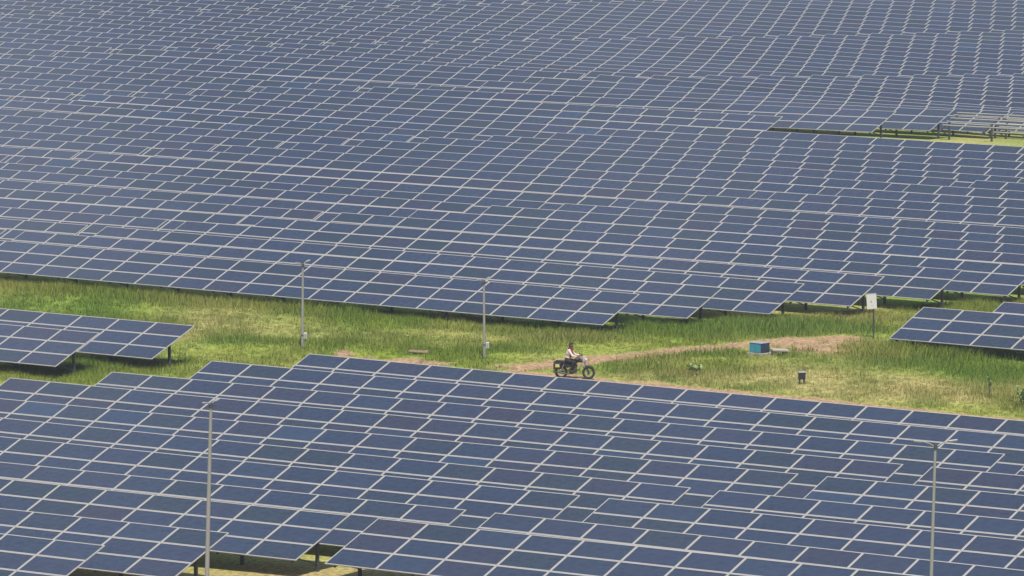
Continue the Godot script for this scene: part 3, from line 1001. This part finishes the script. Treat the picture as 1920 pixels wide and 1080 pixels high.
func build_rider(at: Vector3, turn: float) -> void:
	var skin := Color(0.16, 0.075, 0.045)
	var shirt := Color(0.60, 0.50, 0.48)
	var trouser := Color(0.016, 0.017, 0.022)
	var shoe := Color(0.05, 0.035, 0.025)
	var o := thing("person", "rider in a pale shirt with maroon scarf and dark trousers astride the motorcycle", "person", at, turn)
	var st := SurfaceTool.new()
	st.begin(Mesh.PRIMITIVE_TRIANGLES)
	clear_caps()
	var hip := Vector3(0.30, 0.87, 0)
	var chest := Vector3(0.385, 1.20, 0)
	cap(hip + Vector3(0, 0.02, -0.07), hip + Vector3(0, 0.02, 0.07), 0.125, 0.125, trouser)
	cap(hip + Vector3(0.02, 0.10, 0), chest, 0.135, 0.15, shirt)
	cap(chest + Vector3(0, 0.0, -0.06), chest + Vector3(0, 0, 0.06), 0.135, 0.135, shirt)
	cap(chest + Vector3(0.02, 0.12, -0.13), chest + Vector3(0.02, 0.12, 0.13), 0.075, 0.075, shirt)
	cap(chest + Vector3(0.02, 0.12, 0), chest + Vector3(0.06, 0.26, 0), 0.062, 0.055, skin)
	for s in [-1.0, 1.0]:
		var sh := chest + Vector3(0.03, 0.12, 0.17 * s)
		var el := Vector3(0.60, 1.10, 0.27 * s)
		var wr := Vector3(0.835, 1.06, 0.285 * s)
		cap(sh, el, 0.062, 0.048, shirt)
		cap(el, el.lerp(wr, 0.75), 0.047, 0.038, shirt)
		cap(el.lerp(wr, 0.7), wr, 0.034, 0.028, skin)
		var hj := hip + Vector3(0.02, 0.0, 0.10 * s)
		var kn := Vector3(0.69, 0.80, 0.19 * s)
		var an := Vector3(0.46, 0.42, 0.185 * s)
		cap(hj, kn, 0.10, 0.068, trouser)
		cap(kn, an, 0.066, 0.046, trouser)
		cap(an, an + Vector3(-0.02, -0.05, 0), 0.05, 0.045, shoe)
		cap(an + Vector3(-0.03, -0.06, 0), an + Vector3(0.17, -0.075, 0.02 * s), 0.042, 0.036, shoe)
	net(st, 0.022, 0.05)
	# head with jaw, nose, ears, brow
	clear_caps()
	var hc := Vector3(0.475, 1.555, 0)
	cap(hc + Vector3(-0.015, 0.015, 0), hc + Vector3(0.01, 0.02, 0), 0.092, 0.088, skin)
	cap(hc + Vector3(0.035, -0.05, 0), hc + Vector3(0.055, -0.085, 0), 0.058, 0.042, skin)
	cap(hc + Vector3(0.09, 0.005, 0), hc + Vector3(0.108, -0.03, 0), 0.012, 0.018, skin)
	cap(hc + Vector3(0.078, 0.028, -0.035), hc + Vector3(0.078, 0.028, 0.035), 0.018, 0.018, skin)
	cap(hc + Vector3(0.086, -0.063, -0.02), hc + Vector3(0.086, -0.063, 0.02), 0.012, 0.012, Color(0.13, 0.045, 0.035))
	for s in [-1.0, 1.0]:
		cap(hc + Vector3(-0.01, 0.01, 0.088 * s), hc + Vector3(-0.012, -0.03, 0.085 * s), 0.020, 0.015, skin)
		cap(hc + Vector3(0.086, 0.008, 0.034 * s), hc + Vector3(0.088, 0.008, 0.036 * s), 0.012, 0.012, Color(0.45, 0.42, 0.40))
		cap(hc + Vector3(0.095, 0.008, 0.035 * s), hc + Vector3(0.096, 0.008, 0.036 * s), 0.006, 0.006, Color(0.02, 0.015, 0.01))
	cap(hc + Vector3(-0.01, -0.06, 0), hc + Vector3(-0.03, -0.16, 0), 0.056, 0.056, skin)
	net(st, 0.009, 0.02)
	# hands closed on the grips
	for s in [-1.0, 1.0]:
		clear_caps()
		var wr := Vector3(0.835, 1.06, 0.285 * s)
		var g := Vector3(0.92, 1.05, 0.30 * s)
		cap(wr - Vector3(0.02, 0, 0), wr + Vector3(0.04, 0.012, 0), 0.026, 0.024, skin)
		cap(wr + Vector3(0.04, 0.014, -0.028), g + Vector3(-0.018, 0.020, -0.028), 0.016, 0.014, skin)
		cap(wr + Vector3(0.04, 0.014, 0.028), g + Vector3(-0.018, 0.020, 0.028), 0.016, 0.014, skin)
		cap(wr + Vector3(0.04, 0.014, 0), g + Vector3(-0.018, 0.022, 0), 0.017, 0.015, skin)
		var lens := [0.9, 1.0, 1.05, 0.95]
		for f in 4:
			var zz: float = (f - 1.5) * 0.020
			var l: float = lens[f]
			var k1 := g + Vector3(-0.012, 0.024, zz)
			var k2 := g + Vector3(0.022 * l, 0.022, zz)
			var k3 := g + Vector3(0.032 * l, -0.006, zz)
			var k4 := g + Vector3(0.014 * l, -0.028, zz)
			cap(k1, k2, 0.0095, 0.009, skin)
			cap(k2, k3, 0.009, 0.0085, skin)
			cap(k3, k4, 0.0085, 0.007, skin)
		cap(wr + Vector3(0.03, 0.0, -0.026 * s), g + Vector3(-0.02, -0.012, -0.042 * s), 0.012, 0.010, skin)
		cap(g + Vector3(-0.02, -0.012, -0.042 * s), g + Vector3(0.012, -0.026, -0.040 * s), 0.010, 0.008, skin)
		net(st, 0.005, 0.008)
	st.generate_normals()
	var bm := std(Color(1, 1, 1), 0.85)
	bm.vertex_color_use_as_albedo = true
	part(o, "body", st.commit(), bm)
	# hair and scarf
	clear_caps()
	var hair := Color(0.012, 0.012, 0.022)
	cap(hc + Vector3(-0.035, 0.05, 0), hc + Vector3(0.02, 0.075, 0), 0.075, 0.058, hair)
	cap(hc + Vector3(-0.05, 0.02, 0), hc + Vector3(-0.06, -0.04, 0), 0.068, 0.05, hair)
	cap(hc + Vector3(0.0, 0.065, -0.03), hc + Vector3(0.0, 0.065, 0.03), 0.066, 0.066, hair)
	cap(hc + Vector3(0.05, 0.075, -0.03), hc + Vector3(0.05, 0.075, 0.03), 0.034, 0.034, hair)
	st = SurfaceTool.new()
	st.begin(Mesh.PRIMITIVE_TRIANGLES)
	net(st, 0.012, 0.03)
	st.generate_normals()
	part(o, "hair", st.commit(), bm)
	clear_caps()
	var mar := Color(0.14, 0.012, 0.028)
	for a in 12:
		var t0 := TAU * a / 12.0
		var t1 := TAU * (a + 1) / 12.0
		var c := Vector3(0.445, 1.405, 0)
		cap(c + Vector3(cos(t0) * 0.075, cos(t0) * -0.025, sin(t0) * 0.075), c + Vector3(cos(t1) * 0.075, cos(t1) * -0.025, sin(t1) * 0.075), 0.036, 0.036, mar)
	cap(Vector3(0.51, 1.38, 0.05), Vector3(0.54, 1.22, 0.10), 0.045, 0.055, mar)
	cap(Vector3(0.54, 1.22, 0.10), Vector3(0.50, 1.06, 0.12), 0.055, 0.045, mar)
	st = SurfaceTool.new()
	st.begin(Mesh.PRIMITIVE_TRIANGLES)
	net(st, 0.014, 0.03)
	st.generate_normals()
	part(o, "scarf", st.commit(), bm)

func wheel(parent: Node3D, at: Vector3, r: float) -> void:
	var tm := TorusMesh.new()
	tm.inner_radius = r - 0.095
	tm.outer_radius = r
	tm.rings = 40
	tm.ring_segments = 12
	var upr := Basis(Vector3.RIGHT, PI / 2)
	var w := part(parent, "wheel", tm, M.rubber, Transform3D(upr, at))
	var rm := TorusMesh.new()
	rm.inner_radius = r - 0.115
	rm.outer_radius = r - 0.075
	rm.rings = 40
	rm.ring_segments = 8
	part(w, "rim", rm, M.engine)
	part(w, "hub", tube([Vector3(0, -0.055, 0), Vector3(0, 0.055, 0)], [0.055, 0.055], 14), M.engine)
	var sp := []
	for s in 18:
		var t := TAU * s / 18.0
		sp.append([[Vector3(cos(t) * 0.05, 0.03 if s % 2 == 0 else -0.03, sin(t) * 0.05), Vector3(cos(t) * (r - 0.09), 0, sin(t) * (r - 0.09))], [0.0035, 0.0035]])
	part(w, "spokes", tubes(sp, 5), M.chrome)

func arc_strip(c: Vector3, r: float, a0: float, a1: float, half: float, thick: float) -> ArrayMesh:
	var st := SurfaceTool.new()
	st.begin(Mesh.PRIMITIVE_TRIANGLES)
	st.set_smooth_group(-1)
	var n := 14
	for i in n:
		var t0 := lerpf(a0, a1, float(i) / n)
		var t1 := lerpf(a0, a1, float(i + 1) / n)
		var p := [c + Vector3(cos(t0), sin(t0), 0) * r, c + Vector3(cos(t1), sin(t1), 0) * r]
		var q := [c + Vector3(cos(t0), sin(t0), 0) * (r + thick), c + Vector3(cos(t1), sin(t1), 0) * (r + thick)]
		var z := Vector3(0, 0, half)
		quad(st, q[0] - z, q[1] - z, q[1] + z, q[0] + z)
		quad(st, p[0] + z, p[1] + z, p[1] - z, p[0] - z)
		quad(st, q[0] + z, q[1] + z, p[1] + z, p[0] + z)
		quad(st, p[0] - z, p[1] - z, q[1] - z, q[0] - z)
	st.generate_normals()
	return st.commit()

func build_motorcycle(at: Vector3, turn: float) -> void:
	var o := thing("motorcycle", "black and white commuter motorcycle ridden along the dirt strip", "motorcycle", at, turn)
	wheel(o, Vector3(0, 0.30, 0), 0.305)
	wheel(o, Vector3(1.30, 0.30, 0), 0.305)
	part(o, "frame", tubes([
		[[Vector3(1.02, 0.92, 0), Vector3(0.86, 0.45, 0), Vector3(0.45, 0.30, 0), Vector3(0.32, 0.42, 0)], [0.022, 0.022, 0.022, 0.022]],
		[[Vector3(1.02, 0.88, 0), Vector3(0.45, 0.72, 0), Vector3(-0.12, 0.76, 0)], [0.022, 0.022, 0.018]],
		[[Vector3(0.32, 0.40, 0.09), Vector3(0.0, 0.30, 0.11)], [0.022, 0.022]],
		[[Vector3(0.32, 0.40, -0.09), Vector3(0.0, 0.30, -0.11)], [0.022, 0.022]]]), M.black)
	for s in [-1.0, 1.0]:
		part(o, "fork_tube", tube([Vector3(1.30, 0.30, 0.085 * s), Vector3(1.16, 0.66, 0.085 * s), Vector3(1.02, 1.0, 0.085 * s)], [0.026, 0.024, 0.018], 10), M.engine)
		part(o, "shock_absorber", tube([Vector3(0.02, 0.34, 0.12 * s), Vector3(0.14, 0.68, 0.11 * s)], [0.03, 0.03], 10), M.chrome)
		part(o, "mirror", chamfer_box(Vector3(0.02, 0.07, 0.11), 0.008), M.black, Transform3D(Basis.IDENTITY, Vector3(0.93, 1.24, 0.27 * s)))
		part(o, "mirror_stalk", tube([Vector3(0.94, 1.07, 0.20 * s), Vector3(0.93, 1.22, 0.26 * s)], [0.007, 0.007], 6), M.black)
		part(o, "footrest", tube([Vector3(0.52, 0.33, 0.10 * s), Vector3(0.52, 0.33, 0.26 * s)], [0.014, 0.014], 8), M.rubber)
	var hb := part(o, "handlebar", tube([Vector3(0.90, 1.05, -0.37), Vector3(0.94, 1.06, -0.2), Vector3(1.00, 1.01, -0.07), Vector3(1.00, 1.01, 0.07), Vector3(0.94, 1.06, 0.2), Vector3(0.90, 1.05, 0.37)], [0.013, 0.013, 0.013, 0.013, 0.013, 0.013], 8), M.chrome)
	for s in [-1.0, 1.0]: part(hb, "grip", tube([Vector3(0.915, 1.053, 0.24 * s), Vector3(0.90, 1.05, 0.37 * s)], [0.018, 0.018], 10), M.rubber)
	# fuel tank, seat, side covers
	part(o, "fuel_tank", extrude(PackedVector2Array([Vector2(0.52, 0.76), Vector2(0.56, 0.90), Vector2(0.70, 0.985), Vector2(0.90, 0.97), Vector2(1.00, 0.88), Vector2(0.98, 0.78)]), 0.135, 0.05), M.black)
	part(o, "seat", extrude(PackedVector2Array([Vector2(-0.22, 0.80), Vector2(-0.24, 0.85), Vector2(0.10, 0.835), Vector2(0.42, 0.80), Vector2(0.58, 0.83), Vector2(0.56, 0.74), Vector2(0.0, 0.75)]), 0.13, 0.03), M.rubber)
	part(o, "side_cover", extrude(PackedVector2Array([Vector2(0.18, 0.50), Vector2(0.12, 0.72), Vector2(0.52, 0.74), Vector2(0.50, 0.55)]), 0.12, 0.02), M.black)
	part(o, "tail_cowl", extrude(PackedVector2Array([Vector2(-0.34, 0.74), Vector2(-0.30, 0.82), Vector2(0.14, 0.76), Vector2(0.12, 0.66)]), 0.10, 0.03), M.navy)
	# engine
	var en := part(o, "engine", chamfer_box(Vector3(0.34, 0.24, 0.26), 0.04), M.engine, Transform3D(Basis.IDENTITY, Vector3(0.56, 0.38, 0)))
	part(en, "cylinder", tube([Vector3(0.08, 0.08, 0), Vector3(0.16, 0.30, 0)], [0.085, 0.075], 12), M.engine)
	for f in 4: part(en, "cooling_fin", chamfer_box(Vector3(0.2, 0.008, 0.2), 0.0), M.chrome, Transform3D(Basis(Vector3(0, 0, 1), -0.35), Vector3(0.09 + f * 0.018, 0.13 + f * 0.045, 0)))
	part(o, "exhaust", tube([Vector3(0.74, 0.52, 0.08), Vector3(0.80, 0.34, 0.13), Vector3(0.55, 0.24, 0.16), Vector3(0.25, 0.25, 0.18), Vector3(-0.32, 0.34, 0.19)], [0.02, 0.02, 0.022, 0.040, 0.036], 10), M.engine)
	# fenders, headlight fairing, lights
	part(o, "front_fender", arc_strip(Vector3(1.30, 0.30, 0), 0.33, 0.6, 2.5, 0.065, 0.012), M.black)
	part(o, "rear_fender", arc_strip(Vector3(0, 0.30, 0), 0.34, 1.0, 3.3, 0.075, 0.012), M.black)
	var fa := part(o, "headlight_fairing", extrude(PackedVector2Array([Vector2(1.02, 0.82), Vector2(1.00, 1.0), Vector2(1.06, 1.10), Vector2(1.14, 1.02), Vector2(1.20, 0.90), Vector2(1.14, 0.78)]), 0.12, 0.04), M.fairing)
	part(fa, "headlight", tube([Vector3(1.14, 0.91, 0), Vector3(1.21, 0.89, 0)], [0.075, 0.06], 16), M.lens)
	part(fa, "front_cowl", extrude(PackedVector2Array([Vector2(1.06, 0.55), Vector2(1.02, 0.82), Vector2(1.14, 0.80), Vector2(1.20, 0.62)]), 0.10, 0.03), M.fairing)
	part(o, "tail_light", chamfer_box(Vector3(0.04, 0.06, 0.12), 0.01), std(lin(0.25, 0.01, 0.01), 0.3), Transform3D(Basis.IDENTITY, Vector3(-0.35, 0.76, 0)))
	part(o, "number_plate", chamfer_box(Vector3(0.012, 0.10, 0.18), 0.003), M.white, Transform3D(Basis(Vector3(0, 0, 1), 0.3), Vector3(-0.36, 0.62, 0)))
	# saddle box hung on the rear rack
	for s in [-1.0, 1.0]:
		var bx := part(o, "saddle_box", chamfer_box(Vector3(0.36, 0.30, 0.16), 0.03), M.black, Transform3D(Basis.IDENTITY, Vector3(-0.14, 0.60, 0.21 * s)))
		part(bx, "reflective_panel", chamfer_box(Vector3(0.20, 0.14, 0.012), 0.004), std(lin(0.45, 0.50, 0.16), 0.5), Transform3D(Basis.IDENTITY, Vector3(0.02, 0.02, 0.083 * s)))
	part(o, "rear_rack", tubes([[[Vector3(-0.30, 0.88, -0.10), Vector3(-0.42, 0.90, 0), Vector3(-0.30, 0.88, 0.10)], [0.01, 0.01, 0.01]]], 6), M.black)

# ---------------------------------------------------------------- scene
func _ready() -> void:
	# camera: a long lens on a hill top
	var cam := Camera3D.new()
	cam.name = "camera"
	add_child(cam)
	cam.position = Vector3(0, 33.92, 0)
	cam.rotation = Vector3(-0.108624, 0, 0)
	cam.fov = 5.6205
	cam.near = 1.0
	cam.far = 6000.0
	cam.current = true
	# sky
	var sm := ProceduralSkyMaterial.new()
	sm.sky_top_color = Color(0.38, 0.52, 0.75)
	sm.sky_horizon_color = Color(0.74, 0.79, 0.86)
	sm.sky_curve = 0.25
	sm.sky_energy_multiplier = 0.72
	sm.ground_bottom_color = Color(0.30, 0.32, 0.22)
	sm.ground_horizon_color = Color(0.55, 0.57, 0.52)
	sm.sky_cover = cloud_cover()
	sm.sky_cover_modulate = Color(1, 1, 1, 1)
	var sky := Sky.new()
	sky.sky_material = sm
	var env := Environment.new()
	env.background_mode = Environment.BG_SKY
	env.sky = sky
	env.ambient_light_source = Environment.AMBIENT_SOURCE_SKY
	env.tonemap_mode = Environment.TONE_MAPPER_LINEAR
	env.tonemap_exposure = 1.35
	env.sdfgi_enabled = true
	env.ssao_enabled = true
	env.ssil_enabled = true
	env.fog_enabled = true
	env.fog_density = 0.0002
	env.fog_light_color = Color(0.78, 0.82, 0.88)
	var we := WorldEnvironment.new()
	we.name = "world_environment"
	we.environment = env
	add_child(we)
	# sun: high, behind the camera
	var sun := DirectionalLight3D.new()
	sun.name = "sun"
	add_child(sun)
	var el := deg_to_rad(60.0)
	var az := deg_to_rad(6.0)                  # from the camera's back towards the right
	var to_sun := Vector3(sin(az) * cos(el), sin(el), cos(az) * cos(el))
	sun.look_at_from_position(to_sun * 100.0, Vector3.ZERO, Vector3.UP)
	sun.light_energy = 1.3
	sun.light_color = Color(1.0, 0.965, 0.90)
	sun.light_angular_distance = 0.6
	sun.shadow_enabled = true

	rng.seed = 4242
	noise.seed = 7
	noise.noise_type = FastNoiseLite.TYPE_SIMPLEX_SMOOTH
	noise.frequency = 0.03
	noise.fractal_octaves = 3
	noise_fine.seed = 19
	noise_fine.noise_type = FastNoiseLite.TYPE_SIMPLEX_SMOOTH
	noise_fine.frequency = 0.12
	noise_fine.fractal_octaves = 3
	GL = smooth_list(HL)
	GM = smooth_list(HM)
	GR = smooth_list(HR)
	make_materials()
	make_panels()
	build_ground()
	build_tables()
	print("panels ", panel_total)
	build_furniture()
	build_grass()
	build_pebbles()
	var heading := -0.22
	var spot := on_land(2.92, 270.4)
	var off := Basis(Vector3.UP, heading) * Vector3(-0.65, 0, 0)
	build_motorcycle(spot + off, heading)
	build_rider(spot + off, heading)
